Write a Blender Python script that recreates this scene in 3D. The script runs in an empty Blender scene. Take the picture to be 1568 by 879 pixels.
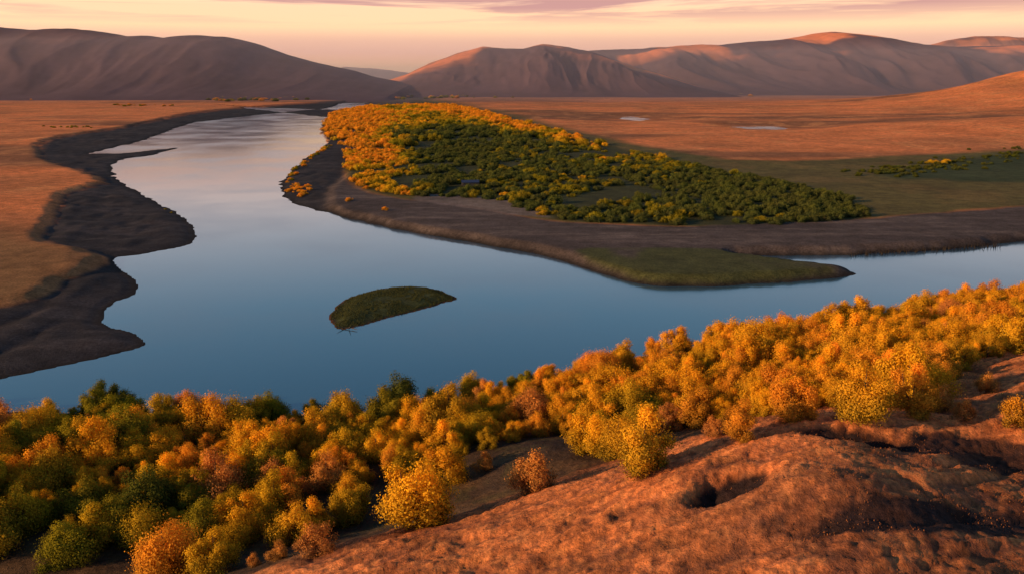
import bpy, math, numpy as np
from mathutils import Vector
rng=np.random.default_rng(7)
scene=bpy.context.scene
# ---------------- camera geometry ----------------
F=1306.7; P=math.radians(13.5); H=90.0
cP,sP=math.cos(P),math.sin(P)
def ray(u,v):
    a=(u-784)/F; b=-(v-439.5)/F
    return np.array([a,cP+b*sP,-sP+b*cP])
def G(u,v,z=0.0):
    d=ray(u,v); t=(z-H)/d[2]
    return (d[0]*t,d[1]*t)
def smooth_poly(pts,n=3,closed=True):
    p=np.array(pts,float); N=len(p); out=[]
    for i in range(N):
        p0,p1,p2,p3=p[(i-1)%N],p[i],p[(i+1)%N],p[(i+2)%N]
        for k in range(n):
            t=k/n
            out.append(0.5*((2*p1)+(-p0+p2)*t+(2*p0-5*p1+4*p2-p3)*t*t+(-p0+3*p1-3*p2+p3)*t**3))
    return out
def GP(pts,n=3):
    return np.array([G(u,v) for u,v in smooth_poly(pts,n)])
# ---------------- noise ----------------
def h2(i,j,s):
    i=i.astype(np.int64); j=j.astype(np.int64)
    n=(i*374761393+j*668265263+s*974634777)&0xffffffff
    n=((n^(n>>13))*1274126177)&0xffffffff
    n=(n^(n>>16))&0xffffffff
    return n/4294967295.0
def vn(x,y,s=0):
    xi=np.floor(x); yi=np.floor(y); fx=x-xi; fy=y-yi
    fx=fx*fx*fx*(fx*(fx*6-15)+10); fy=fy*fy*fy*(fy*(fy*6-15)+10)
    a=h2(xi,yi,s);b=h2(xi+1,yi,s);c=h2(xi,yi+1,s);d=h2(xi+1,yi+1,s)
    return (a*(1-fx)+b*fx)*(1-fy)+(c*(1-fx)+d*fx)*fy
def fbm(x,y,s=0,o=4,g=0.5):
    t=0;amp=1;tot=0
    for k in range(o):
        t=t+amp*vn(x*2**k+17*k,y*2**k-9*k,s+k); tot+=amp; amp*=g
    return t/tot*2-1
def ss(a,b,x):
    t=np.clip((x-a)/(b-a),0,1); return t*t*(3-2*t)
def sdf(x,y,poly):
    """signed distance, positive inside"""
    best=np.full(x.shape,1e18); ins=np.zeros(x.shape,bool)
    N=len(poly)
    for i in range(N):
        ax,ay=poly[i];bx,by=poly[(i+1)%N]
        ex,ey=bx-ax,by-ay; L=ex*ex+ey*ey
        if L<1e-9: continue
        wx=x-ax; wy=y-ay
        t=np.clip((wx*ex+wy*ey)/L,0,1)
        dx=wx-ex*t; dy=wy-ey*t
        best=np.minimum(best,dx*dx+dy*dy)
        c=((ay>y)!=(by>y))
        if ey!=0:
            ins^= c & (x< ax+wy*ex/ey)
    d=np.sqrt(best)
    return np.where(ins,d,-d)
# ---------------- plan outlines ----------------
far_left=[(555,165),(500,167),(440,172),(380,178),(330,184),(290,190),(245,206),(200,221),(135,236),(180,236),(230,231),(270,227),(230,238),(182,247),(171,260),(180,277),(215,297),(258,320),(285,335),(298,352),(299,368),(270,380),(220,389),(172,397),(190,415),(209,437),(204,450),(175,465),(156,485),(165,499),(200,508),(218,521),(213,532),(160,547),(80,563),(0,580),(-200,612)]
far_right=[(3000,300),(1800,353),(1568,370),(1500,377),(1400,385),(1300,390),(1190,392),(1122,394),(1180,401),(1260,412),(1310,420),(1270,427),(1180,433),(1080,438),(1000,437),(950,428),(900,412),(850,396),(800,385),(700,368),(600,350),(530,333),(470,318),(440,305),(431,285),(445,262),(470,242),(497,226),(502,210),(494,195),(500,180),(530,170)]
fl=smooth_poly(far_left,3); fr=smooth_poly(far_right,3)
fl=fl[:len(fl)-3]+[np.array(far_left[-1])]; fr=fr[:len(fr)-3]+[np.array(far_right[-1])]
near_shore=[(-700,215),(-300,222),(-200,224),(-100,224),(-60,222),(-32,225),(-8,240),(23,262),(56,280),(100,292),(141,312),(183,325),(260,350),(420,400),(1200,560)]
river=np.array([G(*p) for p in fl]+near_shore+[G(*p) for p in fr])
island=GP([(507,487),(515,470),(540,455),(580,443),(630,438),(670,444),(702,458),(680,464),(640,474),(590,488),(545,500),(515,504)],2)
pond1=GP([(950,182),(966,179),(978,181),(1000,183),(978,186),(960,184)],2)
pond2=GP([(1118,195),(1150,195),(1180,194),(1212,198),(1190,200),(1165,198),(1140,198)],2)
pond3=GP([(885,155),(910,154),(945,156),(910,158)],2)
shaded_mudL=GP([(600,150),(540,156),(440,162),(330,171),(270,180),(180,200),(100,212),(58,226),(70,250),(120,266),(163,285),(112,300),(90,320),(84,345),(66,373),(110,388),(166,399),(150,418),(100,440),(75,462),(0,483),(-300,520),(-300,640),(400,600),(500,300),(620,170)],2)
veg=GP([(545,163),(640,152),(760,172),(900,210),(1050,240),(1200,252),(1568,236),(2300,225),(2300,290),(1568,326),(1450,336),(1320,346),(1200,356),(1050,358),(900,353),(820,346),(690,321),(620,315),(560,301),(528,280),(512,235),(520,200),(520,176)],2)
grove_px=[(500,184),(520,172),(560,164),(640,158),(720,170),(800,192),(900,220),(1000,246),(1100,268),(1200,288),(1325,325),(1330,343),(1200,354),(1050,356),(900,350),(820,340),(770,318),(700,312),(640,310),(590,305),(540,287),(530,250),(520,222),(500,208)]
grove=GP(grove_px,2)
green=GP([(880,395),(950,392),(1050,392),(1120,396),(1260,412),(1308,420),(1180,433),(1080,437),(1000,436),(950,425)],2)
mudR=GP([(600,150),(680,150),(620,160),(560,163),(522,180),(512,210),(512,235),(528,280),(560,301),(620,315),(690,321),(820,346),(900,353),(1050,358),(1320,346),(1568,326),(2300,285),(2300,360),(1310,450),(900,450),(400,320),(420,240),(490,160)],2)
sandR=GP([(640,306),(700,308),(780,316),(815,330),(840,343),(780,338),(700,326),(640,318)],2)
fieldL=GP([(-400,350),(0,360),(70,378),(165,400),(150,420),(75,462),(0,483),(-400,520)],2)
bushR=GP([(1335,270),(1420,262),(1568,238),(2200,225),(2200,262),(1568,288),(1440,282),(1380,282)],2)
# ---------------- foreground hill (thin plate spline) ----------------
cp=np.array([(-40,120,15),(-19,120.5,20),(10.6,132,24),(36,138,30.5),(55,140,33.5),(83,129,33.5),(60,89,33.5),(43,100,38.8),(72.5,111,32.5),(58,122,37),(24,89,34),(1.4,99,28),(95,100,31),(80,70,36),
(-93,139,3),(-62,132,5),(-75,100,8),(-40,148,5),(-20,152,7),(10,155,14),(8,172,13),(25,172,12),(40,175,15),(60,178,19),(90,185,22),(98,155,31),(122,195,26),(160,250,18),(160,285,13),
(-200,150,3),(-300,200,2),(-200,215,1.5),(-100,215,1.5),(-40,215,2),(-8,228,2),(23,248,3),(56,265,4),(100,277,6),(141,297,6),(183,312,6),(260,338,4),
(0,40,42),(0,0,52),(60,0,58),(-60,60,22),(-100,0,25),(-200,50,8),(-350,80,4),(150,50,50),(140,110,42),(200,150,42),(250,250,28),(300,320,12),(420,380,4),(420,300,20),(300,0,60),(450,150,45),(60,200,13),(10,200,5),(-40,185,3),(-100,180,2.5)],float)
def tk(r2): return r2*np.log(r2+1e-9)
S=100.0
X=cp[:,:2]/S; K=tk(((X[:,None]-X[None])**2).sum(-1))+np.eye(len(X))*0.003
A=np.zeros((len(X)+3,)*2); A[:len(X),:len(X)]=K; A[:len(X),len(X)]=1; A[:len(X),len(X)+1:]=X
A[len(X):,:len(X)]=A[:len(X),len(X):].T
W=np.linalg.solve(A,np.r_[cp[:,2],0,0,0])
def tps(x,y):
    x=np.clip(x,-380,450)/S; y=np.clip(y,-60,400)/S
    r=W[len(X)]+W[len(X)+1]*x+W[len(X)+2]*y
    for i in range(len(X)): r=r+W[i]*tk((x-X[i,0])**2+(y-X[i,1])**2)
    return r
nsx=np.array([p[0] for p in near_shore]); nsy=np.array([p[1] for p in near_shore])
PIT=[]
def base_h(x,y,fine=True):
    r=np.hypot(x,y)
    jx=x+r*0.0045*fbm(x/12,y/12,3,3)+r*0.003*fbm(x/60,y/60,5,2)
    jy=y+r*0.006*fbm(x/14,y/14,4,3)
    sw=sdf(jx,jy,river); si=sdf(jx,jy,island)
    w=np.minimum(sw,-si)
    pd=np.full(x.shape,-1e9)
    for p in (pond1,pond2,pond3): pd=np.maximum(pd,sdf(x+12*fbm(x/60,y/60,6,3),y+30*fbm(x/50,y/50,7,3),p))
    d=-w                                    # distance inland (+)
    south=1-ss(0,1,(y-(np.interp(x,nsx,nsy)+8))/15)
    hs=np.maximum(tps(x,y),1.0)
    hillw=ss(6,20,hs)
    hs=hs+hillw*(1.3*fbm(x/24,y/24,11,3)+0.4*fbm(x/9,y/9,12,3))
    pr=x*.90+y*.44; qr=-x*.44+y*.90
    rip=np.abs(fbm(pr/16+.5*fbm(x/14,y/14,18,2),qr/3.8+.5*fbm(x/18,y/18,19,2),13,4,.5))
    hs=hs+hillw*1.6*(rip-.25)
    if fine:
        hs=hs+hillw*(0.32*fbm(x/1.2,y/0.8,14,3))+ (1-hillw)*0.3*fbm(x/4,y/4,15,3)
    for (px,py,ra,rb,an,dep) in PIT:
        ca,sa=math.cos(an),math.sin(an); qx=(x-px)*ca+(y-py)*sa; qy=-(x-px)*sa+(y-py)*ca
        qy=qy+1.2*fbm(x/6,y/6,17,2)
        q=(qx/ra)**2+(qy/rb)**2
        hs=hs-dep*np.exp(-q**2 if dep>2.1 else -q)
    # north side
    sm=sdf(jx,jy,shaded_mudL)
    lf=ss(-40,-110,x)*ss(-0.18,-0.24,x/np.maximum(y,1)+0*y)
    gul=np.abs(fbm(x/26,y/40,26,3))
    terr=1.2*(1-np.exp(-np.maximum(d,0)/6))+ss(4,-10,sm)*3.0+ss(30,0,sm)*1.2*ss(5,25,d)*lf
    terr=terr+ss(3,25,d)*ss(0,10,sm)*(2.8*gul-0.3)*lf
    hn=terr+ss(40,400,d)*(2.0*fbm(x/300,y/300,21,4))+0.25*fbm(x/18,y/18,22,3)*ss(2,20,d)
    hn=hn+235*np.exp(-(((x-2350)/760)**2+((y-2750)/900)**2)/1.0)*(1+0.16*fbm(x/420,y/420,31,4)-0.2*np.abs(fbm(x/260,y/420,33,3)))
    hn=hn+30*np.exp(-(((x-1100)/420)**2+((y-1500)/260)**2))*ss(50,300,d)
    hn=hn*(1-0.95*ss(-160,-10,pd))
    hn=np.where(si>-3,0.2+np.clip(si,0,8)*0.14+0.2*fbm(x/5,y/5,24,2),hn)
    h=hs*south+hn*(1-south)
    land=h*ss(-0.2,7,d)+0.12*ss(-.3,.3,d)
    dd=np.minimum(d,-pd)
    land=np.where(dd<0,-2.0*ss(0,10,-dd)-0.05,land)
    return land,dict(d=d,south=south,sm=sm,si=si,hillw=hillw*south,jx=jx,jy=jy,dd=dd,rip=rip)
def terrain_hit(u,v):
    d=ray(u,v); t=np.linspace(50,900,1700)
    x=d[0]*t;y=d[1]*t;z=H+d[2]*t
    h,_=base_h(x,y,False)
    i=np.argmax(h>=z)
    return x[i],y[i],h[i],t[i]
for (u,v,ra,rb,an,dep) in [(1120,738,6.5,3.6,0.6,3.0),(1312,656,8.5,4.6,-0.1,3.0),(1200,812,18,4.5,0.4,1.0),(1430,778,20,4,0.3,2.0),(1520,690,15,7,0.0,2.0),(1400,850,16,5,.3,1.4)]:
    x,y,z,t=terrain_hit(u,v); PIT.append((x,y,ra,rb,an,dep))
# ---------------- mesh helper ----------------
def grid_mesh(name,Xg,Yg,Zg,cols=None):
    n,m=Xg.shape
    v=np.stack([Xg,Yg,Zg],-1).reshape(-1,3).astype(np.float32)
    idx=np.arange(n*m).reshape(n,m)
    f=np.stack([idx[:-1,:-1],idx[:-1,1:],idx[1:,1:],idx[1:,:-1]],-1).reshape(-1,4)
    return raw_mesh(name,v,f,cols)
def raw_mesh(name,v,f,cols=None,smooth=True):
    me=bpy.data.meshes.new(name)
    me.vertices.add(len(v)); me.vertices.foreach_set('co',np.asarray(v,np.float32).ravel())
    k=f.shape[1]
    me.loops.add(len(f)*k); me.loops.foreach_set('vertex_index',f.astype(np.int32).ravel())
    me.polygons.add(len(f)); me.polygons.foreach_set('loop_start',(np.arange(len(f))*k).astype(np.int32))
    me.polygons.foreach_set('use_smooth',np.full(len(f),smooth))
    me.update(calc_edges=True)
    if cols is not None:
        at=me.color_attributes.new('soil','FLOAT_COLOR','POINT')
        c=np.ones((len(v),4),np.float32); c[:,:3]=cols
        at.data.foreach_set('color',c.ravel())
    return me
def add(name,me,mat=None,parent=None):
    o=bpy.data.objects.new(name,me); scene.collection.objects.link(o)
    if mat: me.materials.append(mat)
    if parent: o.parent=parent
    return o
def newmat(name):
    m=bpy.data.materials.new(name); m.use_nodes=True
    nt=m.node_tree; nt.nodes.clear(); return m,nt,nt.nodes,nt.links
# ---------------- materials ----------------
def ground_mat(name,scales=(0.9,0.12,0.012),lo3=(0.55,0.65,0.75),hi3=(1.45,1.35,1.25),fine=True):
    m,nt,N,L=newmat(name)
    out=N.new('ShaderNodeOutputMaterial'); b=N.new('ShaderNodeBsdfPrincipled')
    b.inputs['Roughness'].default_value=0.95; b.inputs['Specular IOR Level'].default_value=0.1
    a=N.new('ShaderNodeVertexColor'); a.layer_name='soil'
    geo=N.new('ShaderNodeNewGeometry')
    prev=a.outputs['Color']
    hts=[]
    for s,lo,hi in zip(scales,lo3,hi3):
        n=N.new('ShaderNodeTexNoise'); n.inputs['Scale'].default_value=s; n.inputs['Detail'].default_value=6; n.inputs['Roughness'].default_value=0.65
        L.new(geo.outputs['Position'],n.inputs['Vector'])
        mr=N.new('ShaderNodeMapRange'); mr.inputs['From Min'].default_value=0.3; mr.inputs['From Max'].default_value=0.7
        mr.inputs['To Min'].default_value=lo; mr.inputs['To Max'].default_value=hi
        L.new(n.outputs['Fac'],mr.inputs['Value'])
        mx=N.new('ShaderNodeVectorMath'); mx.operation='SCALE'
        L.new(prev,mx.inputs[0]); L.new(mr.outputs['Result'],mx.inputs['Scale']); prev=mx.outputs['Vector']
        hts.append(n)
    L.new(prev,b.inputs['Base Color'])
    bp=N.new('ShaderNodeBump'); bp.inputs['Strength'].default_value=0.85; bp.inputs['Distance'].default_value=0.42
    L.new(hts[0].outputs['Fac'],bp.inputs['Height'])
    last=bp
    if fine:
        v=N.new('ShaderNodeTexNoise'); v.inputs['Scale'].default_value=2.6; v.inputs['Detail'].default_value=4; v.inputs['Roughness'].default_value=.7; L.new(geo.outputs['Position'],v.inputs['Vector'])
        b2=N.new('ShaderNodeBump'); b2.inputs['Strength'].default_value=0.9; b2.inputs['Distance'].default_value=0.32
        L.new(v.outputs['Fac'],b2.inputs['Height']); L.new(bp.outputs['Normal'],b2.inputs['Normal']); last=b2
    L.new(last.outputs['Normal'],b.inputs['Normal'])
    L.new(b.outputs[0],out.inputs[0]); return m
M_ground=ground_mat('ground_soil_and_grass')
M_hill=ground_mat('distant_hill_grass',scales=(0.01,0.003,0.0012),lo3=(.85,.85,.9),hi3=(1.15,1.15,1.1),fine=False)
for n in M_hill.node_tree.nodes:
    if n.type=='BUMP': n.inputs['Distance'].default_value=6; n.inputs['Strength'].default_value=0.5
def water_mat():
    m,nt,N,L=newmat('river_water')
    out=N.new('ShaderNodeOutputMaterial')
    gl=N.new('ShaderNodeBsdfGlossy'); gl.inputs['Color'].default_value=(.96,.97,.98,1)
    df=N.new('ShaderNodeBsdfDiffuse'); df.inputs['Color'].default_value=(0.02,0.08,0.13,1)
    fr=N.new('ShaderNodeFresnel'); fr.inputs['IOR'].default_value=2.3
    mx=N.new('ShaderNodeMixShader')
    geo=N.new('ShaderNodeNewGeometry')
    mp=N.new('ShaderNodeMapping'); mp.inputs['Scale'].default_value=(0.25,0.5,0.5)
    n=N.new('ShaderNodeTexNoise'); n.inputs['Scale'].default_value=1.0; n.inputs['Detail'].default_value=4
    n2=N.new('ShaderNodeTexNoise'); n2.inputs['Scale'].default_value=0.012; n2.inputs['Detail'].default_value=4
    L.new(geo.outputs['Position'],mp.inputs['Vector']); L.new(mp.outputs[0],n.inputs['Vector']); L.new(geo.outputs['Position'],n2.inputs['Vector'])
    mr=N.new('ShaderNodeMapRange'); mr.inputs['From Min'].default_value=.4; mr.inputs['From Max'].default_value=.62; mr.inputs['To Min'].default_value=0.09; mr.inputs['To Max'].default_value=0.16
    L.new(n2.outputs['Fac'],mr.inputs['Value']); L.new(mr.outputs['Result'],gl.inputs['Roughness'])
    bp=N.new('ShaderNodeBump'); bp.inputs['Strength'].default_value=0.08; bp.inputs['Distance'].default_value=0.06
    L.new(n.outputs['Fac'],bp.inputs['Height']); L.new(bp.outputs[0],gl.inputs['Normal'])
    L.new(fr.outputs[0],mx.inputs['Fac']); L.new(df.outputs[0],mx.inputs[1]); L.new(gl.outputs[0],mx.inputs[2])
    L.new(mx.outputs[0],out.inputs[0]); return m
def leaf_mat():
    m,nt,N,L=newmat('autumn_leaves')
    out=N.new('ShaderNodeOutputMaterial')
    oi=N.new('ShaderNodeObjectInfo'); a=N.new('ShaderNodeVertexColor'); a.layer_name='soil'
    mul=N.new('ShaderNodeVectorMath'); mul.operation='MULTIPLY'
    L.new(oi.outputs['Color'],mul.inputs[0]); L.new(a.outputs['Color'],mul.inputs[1])
    d=N.new('ShaderNodeBsdfDiffuse'); t=N.new('ShaderNodeBsdfTranslucent'); mx=N.new('ShaderNodeMixShader'); mx.inputs[0].default_value=0.28
    L.new(mul.outputs[0],d.inputs['Color']); L.new(mul.outputs[0],t.inputs['Color'])
    L.new(d.outputs[0],mx.inputs[1]); L.new(t.outputs[0],mx.inputs[2]); L.new(mx.outputs[0],out.inputs[0]); return m
def simple(name,col,rough=0.8,ns=4.0):
    m,nt,N,L=newmat(name)
    out=N.new('ShaderNodeOutputMaterial'); b=N.new('ShaderNodeBsdfPrincipled'); b.inputs['Roughness'].default_value=rough
    n=N.new('ShaderNodeTexNoise'); n.inputs['Scale'].default_value=ns; n.inputs['Detail'].default_value=5
    cr=N.new('ShaderNodeValToRGB'); cr.color_ramp.elements[0].color=(*[c*0.6 for c in col],1); cr.color_ramp.elements[1].color=(*[c*1.35 for c in col],1)
    tc=N.new('ShaderNodeTexCoord'); L.new(tc.outputs['Object'],n.inputs['Vector'])
    L.new(n.outputs['Fac'],cr.inputs[0]); L.new(cr.outputs[0],b.inputs['Base Color']); L.new(b.outputs[0],out.inputs[0]); return m
M_water=water_mat(); M_leaf=leaf_mat(); M_bark=simple('bark',(0.07,0.05,0.035))
# ---------------- ground sheet ----------------
NR,NA=1080,840
rr=22*np.exp(np.linspace(0,math.log(16000/22),NR)); aa=np.radians(np.linspace(-50,50,NA))
R,Aa=np.meshgrid(rr,aa,indexing='ij')
Xg=R*np.sin(Aa); Yg=R*np.cos(Aa)-28
Z,I=base_h(Xg,Yg)
farw=ss(5000,9000,Yg); Z=Z*(1-farw)
r=np.hypot(Xg,Yg)
def mask(poly,px=8): return ss(-1,1,sdf(I['jx'],I['jy'],poly)/(px*r/F*(1+r/900)))
C=np.zeros(Xg.shape+(3,))
def col(c): return np.array(c)
def mixc(C,c,m): return C*(1-m[...,None])+col(c)*m[...,None]
n1=fbm(Xg/160,Yg/240,41,5); n2=fbm(Xg/30,Yg/45,42,4); n3=fbm(Xg/700,Yg/260,43,4)
C[:]=(0.72,0.235,0.078)
C=mixc(C,(0.44,0.17,0.065),ss(-0.1,0.5,n1)*0.7)
C=mixc(C,(0.16,0.085,0.045),ss(0.06,0.40,n3)*0.75)
C=mixc(C,(0.76,0.33,0.12),ss(0.1,0.5,-n2)*0.4)
far=ss(2600,5200,Yg); C=mixc(C,(0.36,0.16,0.11),far*0.7)
C=mixc(C,(0.19,0.12,0.05),mask(fieldL,40)*0.8)
mv=mask(veg,8)
C=mixc(C,(0.095,0.095,0.03),mv*0.95)
C=mixc(C,(0.20,0.13,0.045),mv*ss(0,0.5,n2)*0.5)
C=mixc(C,(0.045,0.05,0.018),mask(grove,6)*0.9)
C=mixc(C,(0.045,0.065,0.025),mask(bushR,10)*0.9)
mr_=mask(mudR,4)*(Yg>300); streak=fbm(Xg/60,Yg/9,45,4)
C=mixc(C,(0.085,0.066,0.060),mr_)
C=mixc(C,(0.16,0.123,0.106),mr_*ss(0.0,0.5,streak)*0.7)
C=mixc(C,(0.19,0.15,0.135),mask(sandR,4)*.85)
ml=mask(shaded_mudL,4)*(Yg>200)*ss(-0.14,-0.2,Xg/np.maximum(Yg,1)); C=mixc(C,(0.034,0.031,0.034),ml)  # dark mud, with the bank's shadow put into its colour
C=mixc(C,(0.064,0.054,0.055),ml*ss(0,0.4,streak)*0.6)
C=mixc(C,(0.075,0.08,0.028),mask(green,6)*ss(-0.5,0.1,n2+0.2))
C=mixc(C,(0.055,0.065,0.022),(I['si']>0.6)*1.0)
# south bank
so=I['south']
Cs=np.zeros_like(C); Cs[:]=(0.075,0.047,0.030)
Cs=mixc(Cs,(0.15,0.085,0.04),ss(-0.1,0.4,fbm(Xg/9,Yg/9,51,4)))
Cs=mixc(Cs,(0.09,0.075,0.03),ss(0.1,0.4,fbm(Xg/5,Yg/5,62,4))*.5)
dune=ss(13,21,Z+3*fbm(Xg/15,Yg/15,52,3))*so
D=np.zeros_like(C); D[:]=(0.80,0.255,0.078)
D=mixc(D,(0.50,0.155,0.058),ss(-0.05,0.3,fbm(Xg/9,Yg/5,53,5))*0.5)
D=mixc(D,(0.88,0.33,0.105),ss(0.05,0.35,fbm(Xg/1.7,Yg/1.7,54,3))*0.5)
D=mixc(D,(0.22,0.085,0.045),ss(0.08,0.28,fbm(Xg/1.1,Yg/0.9,58,3))*0.55)
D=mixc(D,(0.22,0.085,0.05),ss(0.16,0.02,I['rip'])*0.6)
D=mixc(D,(0.09,0.05,0.035),ss(0.14,0.36,fbm(Xg/30+3,Yg/17,55,4))*0.4)
D=mixc(D,(0.045,0.03,0.03),ss(44,76,Xg+12*fbm(Xg/14,Yg/9,59,4))*ss(128,112,Yg+8*fbm(Xg/11,Yg/8,60,3))*ss(-.2,.08,fbm(Xg/14,Yg/6,61,3)+.06)*0.85)  # shade of the lower-right slope painted into the dune colour
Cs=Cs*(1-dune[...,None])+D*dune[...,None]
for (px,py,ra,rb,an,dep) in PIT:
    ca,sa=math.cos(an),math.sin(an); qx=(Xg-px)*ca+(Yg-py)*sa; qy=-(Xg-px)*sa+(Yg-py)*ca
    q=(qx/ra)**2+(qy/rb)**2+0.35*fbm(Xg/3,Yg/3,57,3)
    Cs=mixc(Cs,(0.025,0.02,0.022),ss(1.1,0.7,q)*(0.97 if dep>2.1 else .88 if dep>1.5 else .3))  # shade in the hollows and furrows painted in as near-black soil
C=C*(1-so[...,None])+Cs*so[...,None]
C=mixc(C,(0.022,0.018,0.016),ss(2.2,0.3,I['d']/(1+r/500))*0.85)
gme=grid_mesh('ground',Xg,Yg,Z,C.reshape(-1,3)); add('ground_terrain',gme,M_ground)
# water sheet
wx=np.linspace(-3000,3000,41); wy=np.linspace(150,3800,41); WX,WY=np.meshgrid(wx,wy,indexing='ij')
add('river_water',grid_mesh('river_water',WX.T,WY.T,0*WX.T),M_water)
# ---------------- distant hills ----------------
def hills(name,prof,Y0,front,back,seed,c,sunlit,spur=0.45,gull=.26):
    pts=[]
    for u,v in prof:
        d=ray(u,v); pts.append((d[0]/d[1]*Y0,H+d[2]/d[1]*Y0))
    px=np.array([p[0] for p in pts]);pz=np.array([p[1] for p in pts])
    nx=600;ny=240
    x=np.linspace(px.min()-200,px.max()+200,nx); y=np.linspace(Y0-front,Y0+back,ny)
    Xh,Yh=np.meshgrid(x,y)
    base=np.interp(Xh,px,pz,left=-20,right=-20)
    k=np.ones(5)/5
    base=np.apply_along_axis(lambda q:np.convolve(np.pad(q,2,'edge'),k,'valid'),1,base)
    base=base+fbm(Xh/230,Yh*0+3,seed,4)*10
    rel=np.where(Yh<Y0,(Yh-(Y0-front))/front,1-(Yh-Y0)/back)
    wrp=Xh+300*fbm(Xh/1400,Yh/1400,seed+2,2)
    rid=1-np.abs(fbm(wrp/900,Yh/3600,seed+5,3,0.4))*2.4
    rid2=1-np.abs(fbm(wrp/300,Yh/1000,seed+9,4))*2
    Srel=ss(0,1,rel)
    Zh=base*(Srel+Srel*(1-Srel)*(spur*1.5*rid+gull*rid2-0.3))
    Zh=np.where(rel<=0.01,-20,Zh)-8*(1-ss(0,.1,rel))
    cc=np.zeros(Xh.shape+(3,)); cc[:]=c  # mauve base colour takes in some of the distance haze
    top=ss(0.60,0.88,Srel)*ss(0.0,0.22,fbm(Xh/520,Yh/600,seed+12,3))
    cc=mixc(cc,sunlit,top*0.95)  # sunlight on the crests painted as orange patches
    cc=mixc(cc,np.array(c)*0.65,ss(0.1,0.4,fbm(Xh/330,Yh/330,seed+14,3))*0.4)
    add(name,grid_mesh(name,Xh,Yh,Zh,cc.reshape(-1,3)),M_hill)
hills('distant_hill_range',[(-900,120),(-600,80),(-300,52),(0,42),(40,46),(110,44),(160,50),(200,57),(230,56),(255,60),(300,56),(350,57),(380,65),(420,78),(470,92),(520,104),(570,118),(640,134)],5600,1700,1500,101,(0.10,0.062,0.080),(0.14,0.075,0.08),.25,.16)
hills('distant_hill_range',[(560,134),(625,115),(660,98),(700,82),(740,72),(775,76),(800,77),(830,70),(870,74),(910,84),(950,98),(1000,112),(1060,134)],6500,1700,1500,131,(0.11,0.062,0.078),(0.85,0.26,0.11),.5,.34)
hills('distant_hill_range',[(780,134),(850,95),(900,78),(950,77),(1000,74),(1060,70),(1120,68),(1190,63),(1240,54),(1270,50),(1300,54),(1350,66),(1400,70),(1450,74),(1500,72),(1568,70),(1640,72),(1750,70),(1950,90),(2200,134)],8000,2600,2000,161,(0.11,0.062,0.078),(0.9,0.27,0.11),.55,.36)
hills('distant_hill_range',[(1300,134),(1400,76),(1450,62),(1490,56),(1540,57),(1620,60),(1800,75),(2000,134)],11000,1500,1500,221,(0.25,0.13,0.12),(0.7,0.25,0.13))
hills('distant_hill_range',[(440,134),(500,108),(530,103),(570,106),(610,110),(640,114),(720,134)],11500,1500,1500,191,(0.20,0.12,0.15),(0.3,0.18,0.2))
# evening haze lying over the far plain (a real volume)
hm_,nt,N,L=newmat('evening_haze'); out=N.new('ShaderNodeOutputMaterial'); vs_=N.new('ShaderNodeVolumeScatter')
vs_.inputs['Color'].default_value=(0.99,0.84,0.88,1); vs_.inputs['Density'].default_value=1.3e-4; vs_.inputs['Anisotropy'].default_value=0.2
L.new(vs_.outputs[0],out.inputs['Volume'])
hv=np.array([(x,y,z) for x in(-11000,13000) for y in(3600,15500) for z in(-60,330)]); hf=np.array([(0,1,3,2),(4,6,7,5),(0,4,5,1),(2,3,7,6),(0,2,6,4),(1,5,7,3)])
add('evening_haze',raw_mesh('evening_haze',hv,hf,None,False),hm_)
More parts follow.
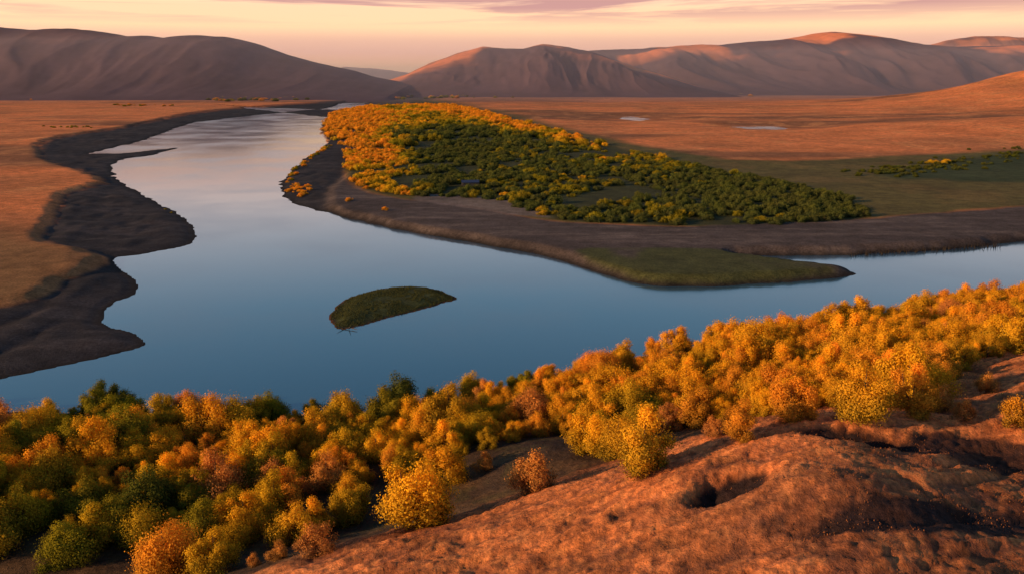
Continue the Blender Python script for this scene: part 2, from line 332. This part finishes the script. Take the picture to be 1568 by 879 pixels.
# ---------------- trees ----------------
def tube(vs,fs,p0,p1,r0,r1,k=6):
    p0=np.array(p0,float);p1=np.array(p1,float); d=p1-p0; d/=np.linalg.norm(d)+1e-9
    a=np.cross(d,[0.3,1,0.2]); a/=np.linalg.norm(a); b=np.cross(d,a); base=len(vs)
    for p,rad in((p0,r0),(p1,r1)):
        for i in range(k):
            t=2*math.pi*i/k; vs.append(p+rad*(a*math.cos(t)+b*math.sin(t)))
    for i in range(k):
        j=(i+1)%k; fs.append((base+i,base+j,base+k+j,base+k+i))
def make_tree(name,seed,nleaf,leaf,Wd,Ht,nlobe=4,per=7,soft=0.22,crs=1.0):
    """several rounded lobes of leaf clumps around a forked trunk"""
    g=np.random.default_rng(seed)
    vs=[];fs=[];cl=[];lobes=[]
    a0=g.uniform(0,6.28)
    for l in range(nlobe):
        an=a0+l*6.283/nlobe+g.uniform(-.5,.5); rl=Wd*g.uniform(.14,.30)*(0 if l==0 else 1)
        hl=Ht*(1.0 if l==0 else g.uniform(.58,.92)); wl=Wd*g.uniform(.20,.29)
        cx,cy=rl*math.cos(an),rl*math.sin(an); lobes.append((cx,cy,hl))
        for c_ in range(per):
            f=(c_+.5)/per+g.uniform(-.06,.06)
            prof=math.sin(math.pi*min(max(f*.70+.16,0),1))**.6
            t=g.uniform(0,6.28); q=wl*prof*g.uniform(.25,1.0)
            cl.append((np.array([cx+q*math.cos(t),cy+q*math.sin(t),hl*(.06+.80*f)]),Wd*g.uniform(.085,.17)*(.65+.45*prof)*crs))
    pts=[np.array([0,0,-0.8]),np.array([0,0,Ht*.15])]
    tube(vs,fs,pts[0],pts[1],.03*Ht,.024*Ht,7)
    for (cx,cy,hl) in lobes:
        m=np.array([cx*.7,cy*.7,hl*.5]); tube(vs,fs,pts[1],m,.016*Ht,.010*Ht,6); tube(vs,fs,m,(cx,cy,hl*.85),.010*Ht,.003*Ht,5)
    for i,(c,rc) in enumerate(cl):
        cx,cy,hl=lobes[i//per]; o=np.array([cx*.7,cy*.7,max(c[2]*.7,Ht*.12)]); tube(vs,fs,o,c,.005*Ht,.002*Ht,4)
    nb=len(fs); V=np.array(vs).reshape(-1,3)
    ws=np.array([c[1]**2 for c in cl]); ids=g.choice(len(cl),nleaf,p=ws/ws.sum())
    cc=np.array([c[0] for c in cl])[ids]; rc=np.array([c[1] for c in cl])[ids]
    d=g.normal(size=(nleaf,3)); d/=np.linalg.norm(d,axis=1)[:,None]
    rad=rc*(0.45+0.62*g.random(nleaf)**0.6)*(1+soft*g.normal(size=nleaf))
    pos=cc+d*rad[:,None]*np.array([1,1,.98])
    pos[:,2]=np.where(pos[:,2]<0.12,g.uniform(.1,.9,nleaf),pos[:,2])
    oc=pos-np.array([0,0,Ht*.4]); oc/=np.linalg.norm(oc,axis=1)[:,None]+1e-6
    nrm=d*0.75+oc*0.5+g.normal(size=(nleaf,3))*0.38; nrm/=np.linalg.norm(nrm,axis=1)[:,None]
    t1=np.cross(nrm,g.normal(size=(nleaf,3))); t1/=np.linalg.norm(t1,axis=1)[:,None]; t2=np.cross(nrm,t1)
    s=leaf*g.uniform(.6,1.3,nleaf)[:,None]
    q=np.stack([pos+t1*s*.7,pos+t2*s*.45,pos-t1*s*.7,pos-t2*s*.45],1).reshape(-1,3)
    F2=(np.arange(nleaf*4).reshape(-1,4)+len(V))
    allV=np.vstack([V,q]); allF=np.vstack([np.array(fs).reshape(-1,4),F2])
    cr=g.uniform(.82,1.12,len(cl))[ids]
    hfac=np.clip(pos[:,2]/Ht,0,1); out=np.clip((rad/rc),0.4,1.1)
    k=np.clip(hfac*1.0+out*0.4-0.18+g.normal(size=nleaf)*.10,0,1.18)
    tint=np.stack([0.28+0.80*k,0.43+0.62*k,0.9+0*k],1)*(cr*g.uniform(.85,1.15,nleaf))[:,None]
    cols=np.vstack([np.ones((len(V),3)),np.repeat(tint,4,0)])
    me=raw_mesh(name,allV,allF,cols,smooth=False)
    me.materials.append(M_bark); me.materials.append(M_leaf)
    mi=np.ones(len(allF),np.int32); mi[:nb]=0; me.polygons.foreach_set('material_index',mi); return me
NB=8
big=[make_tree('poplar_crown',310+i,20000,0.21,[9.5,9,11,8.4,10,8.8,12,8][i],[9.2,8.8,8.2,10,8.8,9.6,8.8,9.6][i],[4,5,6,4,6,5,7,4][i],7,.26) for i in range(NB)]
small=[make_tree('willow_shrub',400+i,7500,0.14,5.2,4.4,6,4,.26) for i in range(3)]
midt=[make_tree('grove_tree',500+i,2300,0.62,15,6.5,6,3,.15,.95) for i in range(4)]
def pal(kind,g):
    j=g.uniform(.86,1.1)
    if kind=='gold': c=(0.90,0.465,0.028)
    elif kind=='orange': c=(0.90,0.39,0.035)
    elif kind=='olive': c=(0.32,0.255,0.022)
    elif kind=='green': c=(0.13,0.135,0.022)
    elif kind=='brown': c=(0.74,0.31,0.07)
    elif kind=='dgreen': c=(0.125,0.14,0.036)
    elif kind=='yolive': c=(0.66,0.40,0.025)
    return (c[0]*j,c[1]*j*g.uniform(.93,1.07),c[2],1)
def empty(name):
    o=bpy.data.objects.new(name,None); scene.collection.objects.link(o); return o
def place(name,me,x,y,z,s,kind,g,parent=None,sz=1.0):
    o=bpy.data.objects.new(name,me); scene.collection.objects.link(o)
    o.location=(x,y,z-0.1); o.scale=(s,s,s*sz); o.rotation_euler=(0,0,g.uniform(0,6.28)); o.color=pal(kind,g)
    if parent: o.parent=parent
    return o
# named single trees
single=[(640,805,125,'gold'),(985,722,112,'gold'),(905,692,75,'gold'),(1135,672,70,'orange'),(255,882,100,'orange'),(105,860,85,'olive'),(330,876,80,'yolive'),(1210,642,80,'orange'),(1320,640,100,'gold'),(1395,635,85,'orange'),(860,655,60,'gold'),(680,745,75,'gold'),(945,700,75,'gold'),(455,830,80,'gold'),(375,820,80,'gold'),(540,800,70,'yolive')]
shr=[(812,752,82,'brown'),(482,850,66,'brown'),(427,856,38,'brown'),(390,866,26,'brown'),(1476,642,38,'brown'),(1560,656,60,'orange'),(1510,600,40,'brown'),(1440,628,50,'brown'),(1090,668,40,'brown'),(740,720,36,'brown')]
pos_single=[]
for i,(u,v,w,k) in enumerate(single):
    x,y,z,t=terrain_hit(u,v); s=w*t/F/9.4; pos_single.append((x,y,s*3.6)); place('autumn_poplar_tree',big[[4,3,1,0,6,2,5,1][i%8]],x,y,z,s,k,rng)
for u,v,w,k in shr:
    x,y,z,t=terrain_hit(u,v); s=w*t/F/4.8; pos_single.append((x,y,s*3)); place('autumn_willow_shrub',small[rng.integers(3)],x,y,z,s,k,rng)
# riverside forest
low_b=[(-60,850),(60,840),(200,835),(300,850),(400,835),(500,815),(545,790),(560,740),(600,735),(680,705),(740,690),(830,668),(900,668),(1020,668),(1100,650),(1240,628),(1400,625),(1470,560),(1568,530),(1700,520)]
lowp=[terrain_hit(u,v)[:2] for u,v in low_b]
forest=np.array([(-190,140)]+[tuple(p) for p in lowp]+[(230,270),(260,338),(183,318),(141,304),(100,285),(56,272),(23,254),(-8,233),(-32,218),(-60,217),(-100,219),(-200,219),(-300,216)])
gx,gy=np.meshgrid(np.arange(-300,270,5.9),np.arange(100,350,5.9))
gx=gx.ravel()+rng.uniform(-2.9,2.9,gx.size); gy=gy.ravel()+rng.uniform(-2.9,2.9,gy.size)
ins=sdf(gx,gy,forest); hz,inf=base_h(gx,gy,False)
gap=fbm(gx/26,gy/18,71,3); tone=fbm(gx/28,gy/22,72,3); edge=inf['d']; big_n=fbm(gx/20,gy/20,73,2)
fp=empty('riverside_poplar_forest'); cnt=0
for i in range(len(gx)):
    if ins[i]<0 or edge[i]<1.5: continue
    x,y=gx[i],gy[i]
    if gap[i]>0.36 and x<60: continue
    if any((x-a)**2+(y-b)**2<c*c for a,b,c in pos_single): continue
    s=0.50+0.60*rng.random()**1.3+.42*max(big_n[i],0)+(rng.random()<.14)*.30
    gr=tone[i]*0.75+rng.normal()*.2+ (0.9*ss(20,5,edge[i])*ss(0,-45,x)) - 0.003*(x) -0.12
    if gr>0.70: k='green'
    elif gr>0.38: k='olive'
    elif gr>0.10: k='yolive'
    elif rng.random()<0.75: k='gold'
    else: k='orange'
    if rng.random()<0.03:k='brown'
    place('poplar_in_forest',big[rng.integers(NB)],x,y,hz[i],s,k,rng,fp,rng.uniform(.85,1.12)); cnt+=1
print('forest',cnt)
# far grove
gp=empty('willow_grove'); cnt=0
hx,hy=G(720,292)
for (step,y0,y1,sc) in [(10,480,1150,0.85),(18,1150,3300,1.5)]:
    bx0,bx1=grove[:,0].min(),grove[:,0].max()
    gx,gy=np.meshgrid(np.arange(bx0,bx1,step),np.arange(y0,y1,step))
    gx=gx.ravel()+rng.uniform(-.45,.45,gx.size)*step; gy=gy.ravel()+rng.uniform(-.45,.45,gy.size)*step
    ins=sdf(gx,gy,grove); k=ins>0; gx,gy,ins=gx[k],gy[k],ins[k]
    hz,inf=base_h(gx,gy,False); tone=fbm(gx/70,gy/120,81,3); gap=fbm(gx/45,gy/70,82,3); lump=fbm(gx/40,gy/40,83,2)
    for i in range(len(gx)):
        if inf['d'][i]<4 or gap[i]>0.34: continue
        x,y=gx[i],gy[i]
        if abs(x-hx)<14 and hy-45<y<hy+12: continue
        ue=784+F*x/(y*cP+H*sP); ve=439.5-F*math.tan(P-math.atan(H/y))
        # golden along the river edge, the far end and the outer fringe; green inside
        g=0.80+0.45*tone[i]+rng.normal()*.14
        g-=0.80*ss(85,10,ue-(515+(ve-160)*0.60))*ss(318,302,ve) + 0.60*ss(212,180,ve) + 0.58*ss(28,8,ve-(168+(ue-720)*.27))*ss(1060,880,ue)  # river-edge gold puts the grove's sunlit side into leaf colour
        kd='orange' if g<0.04 else 'gold' if g<0.16 else 'yolive' if g<0.36 else 'olive' if g<.62 else 'dgreen'
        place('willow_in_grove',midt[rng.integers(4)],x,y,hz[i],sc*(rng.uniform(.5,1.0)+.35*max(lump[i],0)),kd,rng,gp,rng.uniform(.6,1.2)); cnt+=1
print('grove',cnt)
# scattered distant vegetation rows + shore bushes
dp=empty('distant_tree_line')
def row(pts,n,sw,kinds,s0,s1,parent):
    pts=np.array(pts,float)
    for i in range(n):
        t=rng.uniform(0,len(pts)-1.001); a=int(t); q=pts[a]*(1-(t-a))+pts[a+1]*(t-a)+rng.normal(size=2)*sw
        x,y=G(*q); hz,inf=base_h(np.array([x]),np.array([y]),False)
        if inf['dd'][0]<2: continue
        place('distant_tree',midt[rng.integers(4)],x,y,hz[0],rng.uniform(s0,s1),kinds[rng.integers(len(kinds))],rng,parent)
row([(180,164),(260,165)],26,(8,.8),['olive','brown'],.5,1.1,dp)
row([(330,156),(420,154),(520,152),(620,151),(760,149)],340,(18,1.3),['olive','dgreen','brown'],1.0,2.4,dp)
row([(640,143),(800,142),(1000,143),(1150,145)],300,(30,2),['brown','olive'],1.3,2.8,dp)
row([(0,150),(120,150),(280,146)],100,(30,2.5),['brown','olive'],.8,1.8,dp)
row([(80,200),(150,199)],14,(14,.8),['olive'],.3,.5,dp)
sb=empty('shoreline_bushes')
row([(440,275),(455,255),(490,232),(500,226)],90,(4,3),['yolive','olive','orange'],.25,.5,sb)
row([(445,285),(470,300)],26,(8,4),['orange'],.2,.45,sb)
row([(590,332),(592,333)],1,(0,0),['orange'],.4,.45,sb)
row([(535,316),(537,318)],2,(3,2),['orange'],.3,.4,sb)
row([(628,308),(640,306)],4,(5,2),['orange'],.4,.7,sb)
row([(235,305),(262,320),(285,333)],36,(5,2),['olive','brown'],.1,.2,sb)
row([(1340,272),(1420,264),(1568,243),(1700,235)],240,(26,4.5),['dgreen','green'],.25,.5,sb)
row([(1415,254),(1445,256)],8,(6,1),['yolive'],.4,.7,sb)
# island grass / reeds
def reeds(name,pts,hgt,wid,colr):
    n=len(pts); g=rng
    p=np.array(pts); a=g.uniform(0,math.pi,n); dx=np.stack([np.cos(a),np.sin(a),0*a],1)*wid
    hh=hgt*g.uniform(.5,1.2,n); tip=p+np.stack([g.normal(size=n)*.15*hgt,g.normal(size=n)*.15*hgt,hh],1)
    V=np.stack([p-dx,p+dx,tip],1).reshape(-1,3); Fc=np.arange(n*3).reshape(-1,3)
    t=g.uniform(.6,1.3,n); c=np.repeat(np.array(colr)[None]*t[:,None],3,0)
    me=raw_mesh(name,V,Fc,c,False); o=add(name,me,M_leaf); o.color=(1,1,1,1); return o
ix=rng.uniform(island[:,0].min(),island[:,0].max(),22000); iy=rng.uniform(island[:,1].min(),island[:,1].max(),22000)
hz,inf=base_h(ix,iy,False); k=(inf['si']>0.3)&(fbm(ix/4,iy/6,93,3)>-.25); reeds('island_grass',np.stack([ix[k],iy[k],hz[k]-.05],1),0.6,.12,(0.085,0.09,0.03))
tx=rng.uniform(-60,150,110000); ty=rng.uniform(60,200,110000); hz,inf=base_h(tx,ty,True)
k=(hz>17)&(fbm(tx/5,ty/5,91,3)>0.0); reeds('slope_tussock_grass',np.stack([tx[k],ty[k],hz[k]-.05],1),0.24,.07,(0.40,0.15,0.055))
# reed stems standing along the right shore
pts=[]
for u in np.arange(1300,1530,3.2):
    q=G(u+rng.normal(),391-(u-1300)*0.063+rng.uniform(0,3)); 
    for k_ in range(3): pts.append((q[0]+rng.normal()*.4,q[1]+rng.normal()*1.5,-.1))
reeds('shore_reeds',pts,2.6,.22,(0.05,0.04,0.03))
# driftwood on island tip
bx,by=G(527,503); vs=[];fs=[]
for q in [((-1,0,.2),(5,-1.5,.9)),((2,-.5,.5),(3,-3,1.8)),((0,0,.3),(-2.5,-2,1.3)),((3,-1,.6),(5.5,-3,.4))]:
    tube(vs,fs,np.array(q[0])+[bx,by,0],np.array(q[1])+[bx,by,0],.22,.06,6)
add('driftwood_branch',raw_mesh('driftwood',np.array(vs),np.array(fs),None,True),M_bark)
# hut
hz0=float(base_h(np.array([hx]),np.array([hy]),False)[0][0])
hut=empty('blue_roofed_hut'); hut.location=(hx,hy,hz0); hut.rotation_euler=(0,0,0.15)
def box(name,x0,x1,y0,y1,z0,z1,mat):
    v=np.array([(x,y,z) for x in(x0,x1) for y in(y0,y1) for z in(z0,z1)]); f=np.array([(0,1,3,2),(4,6,7,5),(0,4,5,1),(2,3,7,6),(0,2,6,4),(1,5,7,3)])
    add(name,raw_mesh(name,v,f,None,False),mat,hut)
Mw=simple('tarred_boards',(0.04,0.035,0.035)); Mb=simple('blue_metal_roof',(0.025,0.045,0.11),.6); Md=simple('dark_glass_and_door',(0.02,0.02,0.025),.5)
box('walls',-7,7,-3,3,-.5,2.8,Mw); box('door',-1,0.2,-3.06,-3.0,0,2.1,Md)
for k,xx in enumerate((-5,-3,3,5)): box('window_%d'%k,xx-.5,xx+.5,-3.05,-3.0,1.0,2.0,Md)
v=np.array([(-7.5,-3.7,2.8),(7.5,-3.7,2.8),(7.5,0,4.7),(-7.5,0,4.7),(-7.5,3.7,2.8),(7.5,3.7,2.8)]); me=raw_mesh('roof',v,np.array([(0,1,2,3),(3,2,5,4)]),None,False); add('roof',me,Mb,hut)
me=raw_mesh('gables',np.array([(-7,-3,2.8),(-7,3,2.8),(-7,0,4.6),(7,-3,2.8),(7,3,2.8),(7,0,4.6)]),np.array([(0,1,2),(3,4,5)]),None,False); add('gables',me,Mw,hut)
# ---------------- light & sky ----------------
SE=14.5; SAZ=-114
sd=Vector((math.sin(math.radians(SAZ))*math.cos(math.radians(SE)),math.cos(math.radians(SAZ))*math.cos(math.radians(SE)),math.sin(math.radians(SE))))
sun=bpy.data.lights.new('sun','SUN'); sun.energy=5; sun.angle=math.radians(.5); sun.color=(1,.60,.29)
so_=bpy.data.objects.new('sun',sun); scene.collection.objects.link(so_); so_.rotation_euler=sd.to_track_quat('Z','Y').to_euler()
w=bpy.data.worlds.new('World'); scene.world=w; w.use_nodes=True; nt=w.node_tree; N=nt.nodes; L=nt.links; N.clear()
out=N.new('ShaderNodeOutputWorld'); bg=N.new('ShaderNodeBackground'); tc=N.new('ShaderNodeTexCoord'); sp=N.new('ShaderNodeSeparateXYZ')
L.new(tc.outputs['Generated'],sp.inputs[0])
cr=N.new('ShaderNodeValToRGB'); e=cr.color_ramp.elements
stops=[(0,(1.5,.60,.29)),(.018,(1.3,.56,.33)),(.032,(1.02,.52,.40)),(.045,(1.05,.58,.41)),(.058,(1.3,.80,.46)),(.08,(1.3,.80,.48)),(.11,(1.25,.92,.78)),(.165,(.74,.76,.84)),(.25,(.25,.47,.68)),(.35,(.12,.28,.48)),(.6,(.04,.11,.22)),(1,(.028,.055,.13))]
e[0].position=0; e[0].color=(*stops[0][1],1); e[1].position=1; e[1].color=(*stops[-1][1],1)
for p,c in stops[1:-1]:
    q=e.new(p); q.color=(*c,1)
L.new(sp.outputs['Z'],cr.inputs[0])
sky=N.new('ShaderNodeTexSky'); sky.sky_type='NISHITA'; sky.sun_disc=False; sky.sun_elevation=math.radians(SE); sky.sun_rotation=math.radians(SAZ%360)
sk=N.new('ShaderNodeVectorMath'); sk.operation='SCALE'; sk.inputs['Scale'].default_value=0.08; L.new(sky.outputs[0],sk.inputs[0])
m1=N.new('ShaderNodeMix'); m1.data_type='RGBA'; m1.inputs['Factor'].default_value=0.07; L.new(cr.outputs[0],m1.inputs['A']); L.new(sk.outputs[0],m1.inputs['B'])
mp=N.new('ShaderNodeMapping'); mp.inputs['Scale'].default_value=(2.2,2.2,48); L.new(tc.outputs['Generated'],mp.inputs[0])
nz=N.new('ShaderNodeTexNoise'); nz.inputs['Scale'].default_value=1.3; nz.inputs['Detail'].default_value=7; nz.inputs['Roughness'].default_value=.62; nz.inputs['Distortion'].default_value=.5; L.new(mp.outputs[0],nz.inputs[0])
cm=N.new('ShaderNodeMapRange'); cm.inputs['From Min'].default_value=.40; cm.inputs['From Max'].default_value=.53; L.new(nz.outputs['Fac'],cm.inputs['Value'])
hm=N.new('ShaderNodeMapRange'); hm.inputs['From Min'].default_value=.058; hm.inputs['From Max'].default_value=.080; L.new(sp.outputs['Z'],hm.inputs['Value'])
hm2=N.new('ShaderNodeMapRange'); hm2.inputs['From Min'].default_value=.12; hm2.inputs['From Max'].default_value=.093; hm2.inputs['To Min'].default_value=0.0; L.new(sp.outputs['Z'],hm2.inputs['Value'])
mm=N.new('ShaderNodeMath'); mm.operation='MULTIPLY'; L.new(cm.outputs[0],mm.inputs[0]); L.new(hm.outputs[0],mm.inputs[1])
mm2=N.new('ShaderNodeMath'); mm2.operation='MULTIPLY'; L.new(mm.outputs[0],mm2.inputs[0]); L.new(hm2.outputs[0],mm2.inputs[1])
m2=N.new('ShaderNodeMix'); m2.data_type='RGBA'; L.new(mm2.outputs[0],m2.inputs['Factor']); L.new(m1.outputs['Result'],m2.inputs['A']); m2.inputs['B'].default_value=(.68,.36,.33,1)
L.new(m2.outputs['Result'],bg.inputs['Color']); bg.inputs['Strength'].default_value=1.0; L.new(bg.outputs[0],out.inputs[0])
# ---------------- camera ----------------
cam=bpy.data.cameras.new('camera'); cam.lens=30; cam.sensor_width=36; cam.clip_start=1; cam.clip_end=40000
co=bpy.data.objects.new('camera',cam); scene.collection.objects.link(co); co.location=(0,0,H); co.rotation_euler=(math.radians(90)-P,0,0); scene.camera=co
scene.view_settings.view_transform='Standard'; scene.view_settings.look='None'; scene.view_settings.exposure=0
